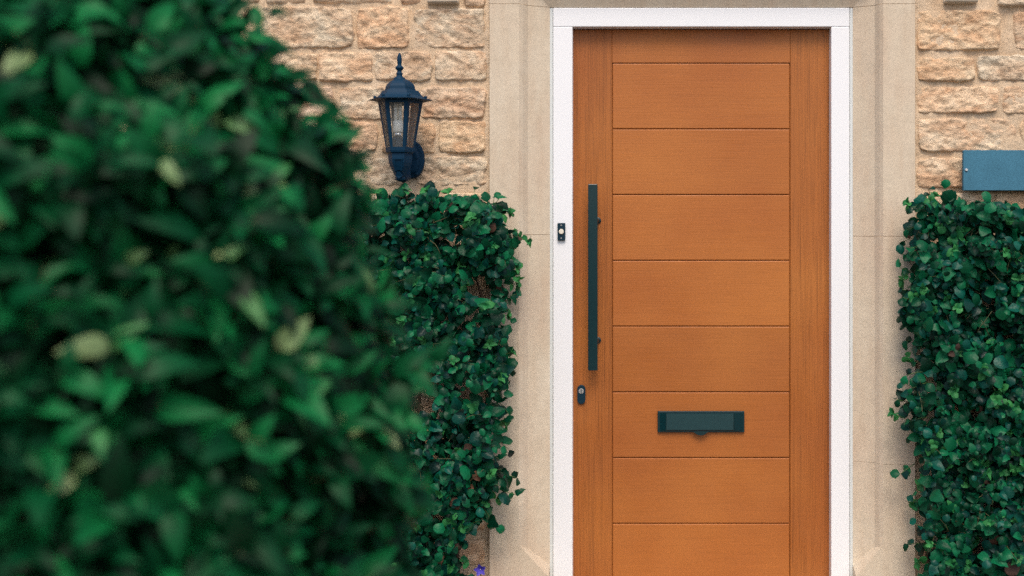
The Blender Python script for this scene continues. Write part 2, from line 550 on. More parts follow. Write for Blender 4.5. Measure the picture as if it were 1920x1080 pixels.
# ------------------------------------------------------------------ dressed surround
sur = thing('door_surround', 'smooth pale cut-stone surround with hollow-chamfered jambs and lintel around the white door frame', 'door surround')
YF, YB = -0.025, 0.26
def prof(side):
    """Plan profile (x, y) of a jamb, outer back corner round the front to the inner back corner."""
    if side < 0:
        q = [(918, YB), (918, YF), (973, YF), (980.5, YF + 0.011), (990, YF + 0.031), (1003, YF + 0.043), (1018, YF + 0.056), (1031, YF + 0.066), (1031, YB)]
    else:
        q = [(1716, YB), (1716, YF), (1656, YF), (1649, YF + 0.011), (1640, YF + 0.031), (1628, YF + 0.043), (1613, YF + 0.056), (1599, YF + 0.066), (1599, YB)]
    out = []
    for i, (px, y) in enumerate(q):
        yy = YF if i == 0 else (YF + 0.066 if i == len(q) - 1 else y)
        out.append((at(px, 0, yy).x, y))
    return out

def jamb_block(side, z0, z1, stop=False):
    p = prof(side)
    bm = bmesh.new()
    nseg = max(1, int((z1 - z0) / 0.25))
    levels = [z0 + (z1 - z0) * i / nseg for i in range(nseg + 1)]
    secs = []
    for z in levels:
        secs.append([(x, y, z) for x, y in p])
    if stop:                                     # the moulding turns at 45 degrees and leaves a square plinth
        zt, zb = at(0, 1022, YF).z, at(0, 1082, YF).z
        x_out, x_in = p[2][0], p[-1][0]
        sg = 1 if x_in > x_out else -1
        ox = [abs(x - x_out) for x, y in p[2:-1]]; oy = [y for x, y in p[2:-1]]
        def orig(d): return float(np.interp(d, ox, oy))
        wid = abs(x_in - x_out)
        def sec(d0, z, slope):
            kd = d0
            if d0 < wid - 1e-4:
                kd = d0 + 0.0005
                while kd < wid and orig(kd) > YF + (kd - d0) * slope:
                    kd += 0.0003
                kd = min(kd, wid - 0.0002)
            pts = [(p[0][0], p[0][1], z), (p[1][0], p[1][1], z), (x_out + sg * d0, YF, z)]
            ds = [kd]
            for o_ in ox[1:-1] + [wid]:
                ds.append(min(wid, max(o_, ds[-1] + 0.0001)))
            for i, d in enumerate(ds):
                y = min(orig(d), YF + max(0.0, d - d0) * slope) if d0 < wid - 1e-4 else YF + 0.066 * i / (len(ds) - 1)
                pts.append((x_out + sg * d, y, z))
            pts.append((p[-1][0], p[-1][1], z))
            return pts
        secs = [sec(wid, z0, 3.0), sec(wid, zb, 3.0)]
        for i in range(1, 19):
            secs.append(sec(wid * (1 - i / 18), zb + (zt - zb) * i / 18, 3.0))
        secs.append(sec(0.0, zt + 0.012, 3.0))
        secs.append(sec(0.0, z1, 3.0))
    rings = [[bm.verts.new(c) for c in s] for s in secs]
    n = len(rings[0])
    for a, b in zip(rings, rings[1:]):
        for i in range(n):
            j = (i + 1) % n
            bm.faces.new((a[i], a[j], b[j], b[i]))
    bm.faces.new(rings[0][::-1]); bm.faces.new(rings[-1])
    bmesh.ops.remove_doubles(bm, verts=bm.verts, dist=1e-5)
    o = finish(bm, 'jamb_stone', M['ashlar'], sur)
    o.data.polygons.foreach_set('use_smooth', [False] * len(o.data.polygons))
    return o

def zpx(py): return at(0, py, YF).z
g = 0.0009
jl = [1190, 440, 6]
jamb_block(-1, zpx(1190) * 0 + 0.0, zpx(440) - g, True)
jamb_block(-1, zpx(440) + g, zpx(7) - g)
jamb_block(1, 0.0, zpx(871) - g * 0.5, True)
jamb_block(1, zpx(871) + g * 0.5, zpx(443) - g)
jamb_block(1, zpx(443) + g, zpx(7) - g)
# lintel: same moulding turned along x, with short returns that carry the jamb section up to the mitre
def lintel():
    bm = bmesh.new()
    pl, pr = prof(-1), prof(1)
    zbase = zpx(7) + g
    ztop = zpx(-80)
    # opening top at z_in (inner edge), moulding rises outward by the same widths
    z_in = at(0, 14, YF + 0.066).z
    ringL0 = [bm.verts.new((x, y, zbase)) for x, y in pl]
    ringR0 = [bm.verts.new((x, y, zbase)) for x, y in pr]
    xin_l, xin_r = pl[-1][0], pr[-1][0]
    def mitre(p, xin):
        out = []
        for i, (x, y) in enumerate(p):
            if i <= 1:
                out.append((x, y, ztop))
            else:
                out.append((x, y, z_in + abs(x - xin)))
        return out
    ringL1 = [bm.verts.new(c) for c in mitre(pl, xin_l)]
    ringR1 = [bm.verts.new(c) for c in mitre(pr, xin_r)]
    n = len(pl)
    for A, B in ((ringL0, ringL1), (ringR0, ringR1), (ringL1, ringR1)):
        for i in range(n - 1):
            bm.faces.new((A[i], A[i + 1], B[i + 1], B[i]))
    for A, B in ((ringL0, ringL1), (ringR0, ringR1)):
        bm.faces.new((A[0], A[-1], B[-1], B[0]))
        bm.faces.new(A)
    bm.faces.new((ringL1[0], ringL1[-1], ringR1[-1], ringR1[0]))
    finish(bm, 'lintel_stone', M['ashlar'], sur)
lintel()
# thin bedding joints, set back a little
bm = bmesh.new()
for side, pys in ((-1, (440, 7)), (1, (871, 443, 7))):
    p = prof(side)
    cx = sum(x for x, y in p) / len(p)
    for py in pys:
        z = zpx(py)
        sec = []
        for x, y in p:
            sec.append((x + (0.0012 if x < cx else -0.0012), min(y + 0.0016, YB)))
        a = [bm.verts.new((x, y, z - 0.002)) for x, y in sec]
        b = [bm.verts.new((x, y, z + 0.002)) for x, y in sec]
        for i in range(len(sec)):
            j = (i + 1) % len(sec)
            bm.faces.new((a[i], a[j], b[j], b[i]))
        bm.faces.new(a); bm.faces.new(b)
finish(bm, 'bedding_joint', M['mortar'], sur)

# ------------------------------------------------------------------ white door frame
YFR, YDR = 0.038, 0.084                  # frame face, door face
frame = thing('door_frame', 'white painted frame around the orange-brown door', 'door frame')
def fbox(name, px0, px1, z0, z1, y0, y1, mat, bev=0.0025):
    bm = bmesh.new()
    a, b = at(px0, 0, y0).x, at(px1, 0, y0).x
    box(bm, a, b, y0, y1, z0, z1, bev)
    return finish(bm, name, mat, frame)
zt_out, zt_in = at(0, 14.5, YFR).z, at(0, 50, YFR).z
fbox('frame_post', 1037, 1073.5, 0.115, zt_in - 0.0006, YFR, 0.13, M['white'])
fbox('frame_post', 1558.5, 1593, 0.115, zt_in - 0.0006, YFR, 0.13, M['white'])
fbox('frame_head', 1037, 1593, zt_in, zt_out, YFR, 0.13, M['white'])
fbox('edge_bead', 1029.5, 1036.6, 0.115, zt_out, YFR + 0.004, 0.12, M['sealant'], 0.002)
fbox('edge_bead', 1593.4, 1600.5, 0.115, zt_out, YFR + 0.004, 0.12, M['sealant'], 0.002)
bm = bmesh.new(); box(bm, at(1073, 0, YFR).x, at(1559, 0, YFR).x, 0.02, 0.15, 0.116, 0.135, 0.003)
finish(bm, 'threshold', M['chrome'], frame)

# ------------------------------------------------------------------ door
door = thing('front_door', 'orange-brown wooden front door with level planks and long dark bar handle', 'door', (at(1316, 0, YDR).x, YDR, 0.136))
xL, xR = at(1073.5, 0, YDR).x - 0.0005, at(1558.5, 0, YDR).x + 0.0005
x1, x2 = at(1148, 0, YDR).x, at(1480.8, 0, YDR).x
zD = lambda py: at(0, py, YDR).z
zTop, zBot = zt_in - 0.002, 0.14
G = 0.0022
def dbox(name, x0, x1_, z0, z1, mat, bev=0.0022, yoff=0.0):
    bm = bmesh.new(); box(bm, x0, x1_, YDR + yoff, YDR + 0.03, z0, z1, bev, 2)
    return finish(bm, name, mat, door)
bm = bmesh.new(); box(bm, xL + 0.001, xR - 0.001, YDR + 0.008, YDR + 0.042, zBot + 0.001, zTop - 0.001)
finish(bm, 'door_core', M['wood_v'], door)
dbox('stile', xL, x1 - 0.0011, zBot, zTop, M['wood_v'])
dbox('stile', x2 + 0.0018, xR, zBot, zTop, M['wood_v'])
dbox('top_rail', x1 - 0.0003, x2 + 0.0012, zD(117.5), zTop, M['wood_h'], 0.001)
edges_py = [118.5 + 123.3 * i for i in range(9)]
for i in range(8):
    dbox('plank', x1 + 0.0014, x2 - 0.0012, zD(edges_py[i + 1]) + 0.0014, zD(edges_py[i]) - 0.0014, M['wood_h'], 0.0028)
dbox('bottom_rail', x1 - 0.0003, x2 + 0.0012, zBot, zD(edges_py[8]) - 0.001, M['wood_h'], 0.001)

# bar handle
YH = YDR - 0.058
bm = bmesh.new(); pbox(bm, 1102.5, 1120.5, 345, 695, YH, YH + 0.012, 0.0022, 2)
handle = finish(bm, 'handle', M['black'], door)
for py in (413.5, 640):
    bm = bmesh.new()
    c = at(1114, py, YH + 0.013)
    pts = [c, c + Vector((0.004, 0.016, 0)), c + Vector((0.009, 0.034, 0)), c + Vector((0.011, YDR - c.y - 0.001, 0))]
    tube(bm, pts, 0.0085, 0.0085, 16)
    disc_y(bm, (pts[-1].x, YDR - 0.004, pts[-1].z), 0.012, 0.004, 24, 0.001)
    finish(bm, 'handle_mount', M['black'], handle, True)
# lock
bm = bmesh.new()
a, b = at(1082.2, 722, YDR - 0.008), at(1097.6, 758, YDR - 0.008)
r = (b.x - a.x) / 2; cx = (a.x + b.x) / 2
ringf, ringm, ringb = [], [], []
for k in range(32):
    th = 2 * math.pi * k / 32
    sx, sz = math.cos(th), math.sin(th)
    czz = (a.z - r) if sz >= 0 else (b.z + r)
    ringf.append(bm.verts.new((cx + sx * (r - 0.002), YDR - 0.009, czz + sz * (r - 0.002))))
    ringm.append(bm.verts.new((cx + sx * r, YDR - 0.007, czz + sz * r)))
    ringb.append(bm.verts.new((cx + sx * r, YDR + 0.001, czz + sz * r)))
for A, B in ((ringf, ringm), (ringm, ringb)):
    for k in range(32):
        bm.faces.new((A[k], A[(k + 1) % 32], B[(k + 1) % 32], B[k]))
bm.faces.new(ringf); bm.faces.new(ringb)
esc = finish(bm, 'lock_plate', M['navy'], door)
bm = bmesh.new(); c = at(1089.8, 733.5, YDR - 0.011); disc_y(bm, c, 0.0092, 0.006, 28, 0.0008)
finish(bm, 'lock_cylinder', M['chrome'], esc)
bm = bmesh.new(); box(bm, c.x - 0.0013, c.x + 0.0013, c.y - 0.0006, c.y + 0.001, c.z - 0.0078, c.z + 0.0078)
finish(bm, 'keyway', M['black'], esc)
# letter plate
YL = YDR - 0.010
bm = bmesh.new()
pbox(bm, 1233, 1396, 771, 811, YL, YDR + 0.001, 0.0028, 3)
lp = finish(bm, 'letter_plate', M['black'], door)
bm = bmesh.new()
def lpv(px, py, y): return bm.verts.new(at(px, py, y))
def slab(q):
    F = [lpv(*v) for v in q]; B = [lpv(v[0], v[1], YL) for v in q]
    bm.faces.new(F); bm.faces.new(B[::-1])
    for k in range(4):
        bm.faces.new((F[k], F[(k + 1) % 4], B[(k + 1) % 4], B[k]))
for xa, xb, ya, yb in ((1237, 1248.5, YL - 0.001, YL - 0.007), (1376.5, 1393, YL - 0.007, YL - 0.001)):
    bm = bmesh.new()
    slab([(xa, 774.5, ya), (xb, 774.5, yb), (xb, 807.5, yb), (xa, 807.5, ya)])
    finish(bm, 'flap_cheek', M['black'], lp)
bm = bmesh.new()
slab([(1249.5, 775.5, YL - 0.0065), (1375.5, 775.5, YL - 0.0065), (1375.5, 806, YL - 0.0075), (1249.5, 806, YL - 0.0075)])
finish(bm, 'letter_flap', M['flap'], lp)
bm = bmesh.new()
ys = YL - 0.008
pts = [(1298, 809), (1303, 812), (1308, 815.5), (1314, 816.8), (1320, 815.5), (1325, 812), (1330, 809)]
fr = [bm.verts.new(at(px, py, ys)) for px, py in pts]
bk = [bm.verts.new(at(px, py, ys) + Vector((0, 0.008, 0))) for px, py in pts]
bm.faces.new(fr); bm.faces.new(bk[::-1])
for k in range(len(pts)):
    j = (k + 1) % len(pts)
    bm.faces.new((fr[k], fr[j], bk[j], bk[k]))
finish(bm, 'flap_tab', M['black'], lp)

# ------------------------------------------------------------------ doorbell
bell = thing('doorbell', 'small dark doorbell with a round cream button on the white door frame', 'doorbell', at(1052.5, 434, YFR))
bm = bmesh.new(); pbox(bm, 1045.3, 1059.8, 418, 451, YFR - 0.010, YFR, 0.0015)
finish(bm, 'bell_plate', M['navy'], bell)
bm = bmesh.new(); disc_y(bm, at(1052.4, 434.3, YFR - 0.0145), 0.0088, 0.006, 28, 0.0015)
finish(bm, 'button', M['cream'], bell, False)
for py in (422.3, 446.5):
    bm = bmesh.new(); disc_y(bm, at(1052.4, py, YFR - 0.0108), 0.0024, 0.002, 14, 0.0005)
    finish(bm, 'screw', M['chrome'], bell)

# ------------------------------------------------------------------ slate sign
sign = thing('slate_sign', 'blue slate plaque fixed to the stone wall above the right-hand climber', 'sign', at(1930, 319, -0.03))
bm = bmesh.new(); pbox(bm, 1806.5, 2056, 281.5, 357, -0.052, -0.034, 0.0012)
finish(bm, 'slate_plate', M['slate'], sign)
for px in (1812.5, 2050):
    bm = bmesh.new(); disc_y(bm, at(px, 318.5, -0.056), 0.0055, 0.006, 20, 0.0018)
    finish(bm, 'screw', M['chrome'], sign)
    bm = bmesh.new(); disc_y(bm, at(px + 2, 318.5, -0.034), 0.004, 0.07, 12)
    finish(bm, 'fixing_stud', M['navy'], sign)

# ------------------------------------------------------------------ wall lantern
YX = -0.155                                  # axis distance from the wall
ax = at(750.5, 187, YX)
kx = S * (D + YX) / D
def lz(py): return at(0, py, YX).z
lan = thing('wall_lantern', 'dark blue six-sided wall lantern with pointed finial on the stone wall left of the door', 'lantern', (ax.x, 0, lz(240)))
def lat_prof(rows): return [(hw * kx, lz(py) - ax.z) for py, hw in rows]
# finial (round)
bm = bmesh.new()
lathe(bm, lat_prof([(99, 0.8), (102, 2.6), (107, 4.0), (113, 4.6), (119, 4.2), (122, 3.4), (124, 5.2), (126, 7.6), (128, 7.9), (130, 6.6), (133, 4.2), (136, 4.6), (137, 6.0), (139, 6.2), (141, 5.0), (144, 6.4), (146, 10.2), (149, 11.5), (151, 12)]), (ax.x - 1.5 * kx, YX, ax.z), 20)
finish(bm, 'finial', M['lantern'], lan, True)
# hexagonal cap, dome then flared skirt
def hexlathe(rows, caps=True):
    lathe(bm, lat_prof(rows), (ax.x, YX, ax.z), 6, 0.0, caps)
bm = bmesh.new()
hexlathe([(149, 12), (151, 16), (154, 21), (158, 25), (163, 27.8), (168.5, 28.8), (170, 29.5)])
bmesh.ops.bevel(bm, geom=[e for e in bm.edges if abs(e.verts[0].co.z - e.verts[1].co.z) > 1e-4], offset=0.0012, segments=1, affect='EDGES')
dome = finish(bm, 'roof_dome', M['lantern'], lan)
bm = bmesh.new()
hexlathe([(170, 29.5), (170.5, 34), (172.5, 35.5), (176, 37.5), (180, 41), (183.5, 46), (185, 50), (186, 55), (187.3, 60), (188.4, 60), (189.4, 48), (190.5, 43)])
skirt = finish(bm, 'roof_skirt', M['lantern'], lan)
for k in range(6):
    th = math.pi / 3 * k
    bm = bmesh.new()
    lathe(bm, [(0.0012, 0.008), (0.0055, 0.006), (0.0062, 0.003), (0.0045, -0.001), (0.004, -0.004)], (ax.x + math.cos(th) * 47.5 * kx, YX + math.sin(th) * 47.5 * kx, lz(184)), 12)
    finish(bm, 'roof_knob', M['lantern'], skirt, True)
# cage: tapered bars, top and bottom rails, six glass panes
RT, RB, PT, PB = 42.5 * kx, 26.5 * kx, 189, 282
def hexpt(k, rr, z, off=0): 
    th = math.pi / 3 * k + off
    return Vector((ax.x + rr * math.cos(th), YX + rr * math.sin(th), z))
def cagepoint(k, t, shrink=1.0):
    return hexpt(k, (RT + (RB - RT) * t) * shrink, lz(PT + (PB - PT) * t))
for k in range(6):
    bm = bmesh.new()
    for sgn in (-1, 1):                        # each bar: two narrow flanges meeting at the corner
        p0, p1 = cagepoint(k, 0), cagepoint(k, 1)
        q0 = p0.lerp(cagepoint((k + sgn) % 6, 0), 0.155); q1 = p1.lerp(cagepoint((k + sgn) % 6, 1), 0.17)
        inn = 0.93
        c0, c1 = Vector((ax.x, YX, p0.z)), Vector((ax.x, YX, p1.z))
        vs = [p0, q0, q1, p1]
        vi = [c0.lerp(p0, inn), c0.lerp(q0, inn), c1.lerp(q1, inn), c1.lerp(p1, inn)]
        F = [bm.verts.new(v) for v in vs]; I = [bm.verts.new(v) for v in vi]
        bm.faces.new(F); bm.faces.new(I[::-1])
        for i in range(4):
            j = (i + 1) % 4
            bm.faces.new((F[i], F[j], I[j], I[i]))
    finish(bm, 'cage_bar', M['lantern'], lan)
bm = bmesh.new()
def hexring(t0, t1, o0, o1, i0):
    r = []
    for t, s in ((t0, o0), (t1, o1), (t1, i0), (t0, i0)):
        r.append([bm.verts.new(cagepoint(k, t, s)) for k in range(6)])
    for a_, b_ in zip(r, r[1:] + r[:1]):
        for i in range(6):
            bm.faces.new((a_[i], a_[(i + 1) % 6], b_[(i + 1) % 6], b_[i]))
hexring(0.0, 0.065, 1.006, 1.006, 0.90)
finish(bm, 'cage_rail', M['lantern'], lan)
bm = bmesh.new()
hexring(0.945, 1.015, 1.01, 1.04, 0.86)
finish(bm, 'cage_rail', M['lantern'], lan)
for k in range(6):
    bm = bmesh.new()
    v = [cagepoint(k, 0.05, .955), cagepoint((k + 1) % 6, 0.05, .955), cagepoint((k + 1) % 6, .96, .955), cagepoint(k, .96, .955)]
    w = [cagepoint(k, 0.05, .938), cagepoint((k + 1) % 6, 0.05, .938), cagepoint((k + 1) % 6, .96, .938), cagepoint(k, .96, .938)]
    F = [bm.verts.new(p) for p in v]
    bm.faces.new(F)
    me_o = finish(bm, 'glass_pane', M['glass'], lan)
    sol = me_o.modifiers.new('thickness', 'SOLIDIFY'); sol.thickness = 0.0016
# lamp inside
bm = bmesh.new()
lathe(bm, [(8 * kx, 0), (9.5 * kx, -0.003), (9.8 * kx, -0.02), (9.5 * kx, -0.036), (8 * kx, -0.041)], (ax.x - 3.5 * kx, YX, lz(226)), 20)
lampb = finish(bm, 'lamp_bulb', M['bulb'], lan, True)
for dx, dy in ((-4.5, -3), (4.5, -3), (0, 4.5)):
    bm = bmesh.new()
    c0 = Vector((ax.x - 3.5 * kx + dx * kx, YX + dy * kx, lz(226)))
    c1 = c0 + Vector((0, 0, 30 * kx))
    tube(bm, [c0, c0.lerp(c1, .5), c1, c1 + Vector((0, 0, 0.004))], 3.2 * kx, 2.9 * kx, 12)
    finish(bm, 'lamp_tube', M['bulb'], lampb, True)
bm = bmesh.new()
lathe(bm, [(7.5 * kx, 0), (7.5 * kx, -0.013), (6 * kx, -0.014)], (ax.x - 3.5 * kx, YX, lz(248.4)), 18)
finish(bm, 'lamp_cap', M['chrome'], lan, True)
bm = bmesh.new()
lathe(bm, [(8.5 * kx, 0), (13 * kx, -0.003), (15.5 * kx, -0.02), (20 * kx, -0.044)], (ax.x - 3.5 * kx, YX, lz(257)), 18)
finish(bm, 'lamp_holder', M['lantern'], lan, True)
# cup below the cage
bm = bmesh.new()
hexlathe([(280, 24), (283, 27), (286, 26.5), (288, 22.5), (292, 22.5), (298, 22.5), (305, 21.5), (312, 19), (320, 15), (327, 11.5), (332, 9), (334, 10), (337, 9.5), (339, 6), (340.5, 3)])
bmesh.ops.bevel(bm, geom=[e for e in bm.edges if abs(e.verts[0].co.z - e.verts[1].co.z) > 1e-4], offset=0.001, segments=1, affect='EDGES')
cup = finish(bm, 'base_cup', M['lantern'], lan)
# moulded panel and leaf ornament on the front of the cup
def cupy(py):
    rows = [(288, 22.5), (298, 22.5), (305, 21.5), (312, 19), (320, 15), (327, 11.5), (334, 10)]
    for (a1, b1), (a2, b2) in zip(rows, rows[1:]):
        if a1 <= py <= a2:
            return YX - (b1 + (b2 - b1) * (py - a1) / (a2 - a1)) * kx * 0.866
    return YX - 9 * kx
bm = bmesh.new()
def raised(pts, lift):
    F, B = [], []
    for dx, py in pts:
        yy = cupy(py)
        F.append(bm.verts.new((ax.x + dx * kx, yy - lift, lz(py)))); B.append(bm.verts.new((ax.x + dx * kx, yy + 0.004, lz(py))))
    bm.faces.new(F); bm.faces.new(B[::-1])
    for i in range(len(pts)):
        j = (i + 1) % len(pts)
        bm.faces.new((F[i], F[j], B[j], B[i]))
raised([(-9, 297), (9, 297), (8.5, 300), (-8.5, 300)], 0.005)
raised([(-8, 300), (-5.5, 300), (-5, 318), (-7, 318)], 0.004)
raised([(5.5, 300), (8, 300), (7, 318), (5, 318)], 0.004)
raised([(-8, 318), (0, 311), (8, 318), (6.5, 322), (0, 319.5), (-6.5, 322)], 0.007)
raised([(-3, 322), (3, 322), (6.5, 331), (0, 335), (-6.5, 331)], 0.006)
finish(bm, 'cup_ornament', M['lantern'], cup)
# scrolled arm back to the wall
bm = bmesh.new()
wx = at(766, 300, -0.02).x
zc_ = lz(300)
arm = [(ax.x, YX + 0.01, lz(326)), (ax.x + 0.003, YX + 0.04, lz(334)), (ax.x + 0.006, YX + 0.075, lz(330)), (wx - 0.004, YX + 0.105, lz(316)), (wx, -0.03, lz(302))]
tube(bm, arm, 0.013, 0.018, 14)
finish(bm, 'bracket_arm', M['lantern'], lan, True)
bm = bmesh.new()
arm = [(ax.x + 0.004, YX + 0.02, lz(292)), (ax.x + 0.004, YX + 0.06, lz(289)), (wx - 0.004, YX + 0.09, lz(284)), (wx, -0.03, lz(278))]
tube(bm, arm, 0.008, 0.010, 12)
finish(bm, 'bracket_arm', M['lantern'], lan, True)
# oval backplate with step
bm = bmesh.new()
pc = at(770, 299, -0.028)
prev = None
for (rx, rz, y) in ((0.046, 0.066, -0.012), (0.046, 0.066, -0.024), (0.042, 0.062, -0.029), (0.034, 0.053, -0.030), (0.031, 0.049, -0.036), (0.024, 0.040, -0.040)):
    ring = []
    for k in range(40):
        th = 2 * math.pi * k / 40
        sx = abs(math.cos(th)) ** 0.9 * math.copysign(1, math.cos(th))
        ring.append(bm.verts.new((pc.x + rx * sx, y, pc.z + rz * math.sin(th))))
    if prev:
        for k in range(40):
            bm.faces.new((prev[k], prev[(k + 1) % 40], ring[(k + 1) % 40], ring[k]))
    else:
        bm.faces.new(ring)
    prev = ring
bm.faces.new(prev)
plate = finish(bm, 'wall_plate', M['lantern'], lan)
for px, py in ((781, 296), (781, 326)):
    bm = bmesh.new(); c = at(px, py, -0.043); disc_y(bm, c, 0.0045, 0.012, 14, 0.0015)
    finish(bm, 'plate_screw', M['lantern'], plate)

# ------------------------------------------------------------------ leaves
def leaf_template(length_w, fold, droop, scallop, seed, tip=0.0, twist=0.0, curl=0.0):
    """Unit leaf along +Y, normal +Z. Returns verts, quads/tris. 6 segments, five verts across."""
    r = random.Random(seed)
    ts = [0.0, 0.08, 0.22, 0.38, 0.55, 0.72, 0.87, 0.96, 1.0]
    vs = []
    for i, t in enumerate(ts):
        w = math.sin(math.pi * min(1, max(0, t)) ** (0.85 - tip)) ** (0.62 + tip)
        w = max(w, 0.0) * length_w * 0.5 * (min(1.0, (t / 0.3) ** 0.6) if tip < 0 else 1.0)
        zc = -droop * t * t + 0.06 * math.sin(t * 3.1)
        for s in (-1, -0.5, 0, 0.5, 1):
            ww = w * (1 + (r.uniform(-scallop, scallop) if abs(s) == 1 else 0))
            zz = zc + fold * abs(s) * ww - curl * (abs(s) ** 2) * ww * 1.2 + twist * s * w * t
            if abs(s) == 1 and scallop:
                zz += r.uniform(-1, 1) * scallop * 0.12
            vs.append((s * ww, t - (0.03 * abs(s) if 0 < t < 1 else 0), zz))
    fs = []
    for i in range(len(ts) - 1):
        for j in range(4):
            a = i * 5 + j
            fs.append((a, a + 1, a + 6, a + 5))
    return np.array(vs, dtype=np.float64), np.array(fs, dtype=np.int64)

VINE_T = [leaf_template(0.70, 0.35, 0.16, 0.19, 1, -0.1, 0.2), leaf_template(0.80, 0.15, 0.30, 0.19, 2, 0.0, -0.3, 0.1), leaf_template(0.66, 0.5, 0.4, 0.16, 5, 0.05, 0.4), leaf_template(0.95, 0.05, 0.12, 0.17, 6, -0.2, -0.4, 0.3),
          leaf_template(0.76, 0.40, 0.10, 0.13, 3, -0.05, 0.1), leaf_template(0.82, -0.12, 0.34, 0.14, 4, -0.2, 0.25, 0.2)]
BUSH_T = [leaf_template(0.50, 0.45, 0.22, 0.03, 11, 0.12, 0.3), leaf_template(0.54, 0.25, 0.38, 0.03, 12, 0.12, -0.35),
          leaf_template(0.40, 0.65, 0.10, 0.03, 13, 0.15, 0.2), leaf_template(0.48, 0.15, 0.50, 0.04, 14, 0.10, 0.4, 0.2)]

def frame_from(tdir, nrm):
    y = tdir / np.linalg.norm(tdir, axis=1, keepdims=True)
    z = nrm - (nrm * y).sum(1, keepdims=True) * y
    l = np.linalg.norm(z, axis=1, keepdims=True); l[l < 1e-4] = 1
    z = z / l
    x = np.cross(y, z)
    return np.stack([x, y, z], axis=2)      # columns

def leaf_mass(name, parent, mats, pos, tdir, nrm, size, variant, midx, templates):
    R = frame_from(tdir, nrm)
    V, F, MI = [], [], []
    off = 0
    for k, (tv, tf) in enumerate(templates):
        sel = np.where(variant == k)[0]
        if len(sel) == 0:
            continue
        v = np.einsum('nij,kj->nki', R[sel], tv) * size[sel][:, None, None] + pos[sel][:, None, :]
        nv = tv.shape[0]
        f = tf[None, :, :] + (np.arange(len(sel)) * nv)[:, None, None] + off
        V.append(v.reshape(-1, 3)); F.append(f.reshape(-1, 4)); MI.append(np.repeat(midx[sel], len(tf)))
        off += len(sel) * nv
    V = np.concatenate(V); F = np.concatenate(F); MI = np.concatenate(MI)
    me = bpy.data.meshes.new(name)
    me.vertices.add(len(V)); me.vertices.foreach_set('co', V.ravel())
    me.loops.add(F.size); me.loops.foreach_set('vertex_index', F.ravel().astype(np.int32))
    me.polygons.add(len(F)); me.polygons.foreach_set('loop_start', np.arange(0, F.size, 4, dtype=np.int32))
    for m in mats:
        me.materials.append(m)
    me.polygons.foreach_set('material_index', MI.astype(np.int32))
    me.polygons.foreach_set('use_smooth', np.ones(len(F), dtype=bool))
    me.update(calc_edges=True)
    o = link(name, me, None, parent)
    o.location = -Vector(parent.location)
    o['kind'] = 'stuff'
    return o

def leaf_parts(name, parent, mats, pos, tdir, nrm, size, variant, midx, templates):
    """The leaves that show largest, each an object sharing one of a few meshes."""
    R = frame_from(tdir, nrm)
    cache = {}
    base = Vector(parent.location)
    for i in range(len(pos)):
        key = (int(variant[i]), int(midx[i]))
        me = cache.get(key)
        if me is None:
            tv, tf = templates[key[0]]
            me = bpy.data.meshes.new(name)
            me.from_pydata([tuple(v) for v in tv], [], [tuple(int(q) for q in f) for f in tf])
            me.materials.append(mats[key[1]])
            for p in me.polygons:
                p.use_smooth = True
            cache[key] = me
        o = bpy.data.objects.new(name, me)
        COL.objects.link(o)
        o.parent = parent
        m3 = Matrix([list(R[i][r]) for r in range(3)]).to_4x4()
        o.matrix_basis = Matrix.Translation(Vector(pos[i]) - base) @ m3 @ Matrix.Scale(float(size[i]), 4)

def grow(shoots, keep, spacing, size_rng, lean, young, n_tpl, hang=0.0, young_sheen_idx=2):
    """shoots: list of (start, direction, length, young_or_sheen_tip). Returns leaf arrays."""
    P, T, Nn, Sz, Va, Mi = [], [], [], [], [], []
    stems = []
    for start, d, L, tipflag in shoots:
        d = Vector(d).normalized()
        p = Vector(start)
        n = max(2, int(L / spacing))
        ph = random.uniform(0, 6.28)
        side0 = d.cross(Vector((0, 0, 1)))
        if side0.length < 0.1:
            side0 = d.cross(Vector((1, 0, 0)))
        side0.normalize(); side1 = d.cross(side0)
        path = [p.copy()]
        for k in range(n):
            d = (d + Vector((random.uniform(-.12, .12), random.uniform(-.12, .12), random.uniform(-.12, .12) - hang * 0.10))).normalized()
            p = p + d * spacing
            path.append(p.copy())
            if not keep(p):
                break
            th = ph + k * 2.4
            out = (side0 * math.cos(th) + side1 * math.sin(th))
            t = (out * 1.0 + d * lean + Vector((0, 0, -hang))).normalized()
            nn = (d * 0.6 + Vector((random.uniform(-.5, .5), -0.85 + random.uniform(-.5, .5), 0.6 + random.uniform(-.5, .5)))).normalized()
            last = k >= n - 2
            sz = random.uniform(*size_rng) * (0.65 if last else 1.0)
            mi = 0
            u = random.random()
            if tipflag and last:
                mi = young_sheen_idx
            elif u < (0.30 if n_tpl == 6 else 0.42):
                mi = 1
            elif u > 0.992:
                mi = 3
            P.append(p); T.append(t); Nn.append(nn); Sz.append(sz); Va.append(random.randrange(n_tpl)); Mi.append(mi)
        else:
            if tipflag and young_sheen_idx == 2 and n_tpl == 6:
                for q in range(4):
                    th = ph + q * math.pi / 2
                    t = (side0 * math.cos(th) + side1 * math.sin(th)) * 0.9 + d * 0.8
                    P.append(p.copy()); T.append(t.normalized()); Nn.append((d * 1.0 - (side0 * math.cos(th) + side1 * math.sin(th)) * 0.5 + Vector((0, -0.2, 0.3))).normalized())
                    Sz.append(random.uniform(*size_rng) * 0.52); Va.append(random.randrange(n_tpl)); Mi.append(young_sheen_idx)
        stems.append(path)
    return [np.array([tuple(v) for v in P]), np.array([tuple(v) for v in T]), np.array([tuple(v) for v in Nn]), np.array(Sz), np.array(Va), np.array(Mi)], stems

def to_px(P):
    k = S * (D + P[:, 1]) / D
    return P[:, 0] / k + VX, VY - (P[:, 2] - ZC) / k

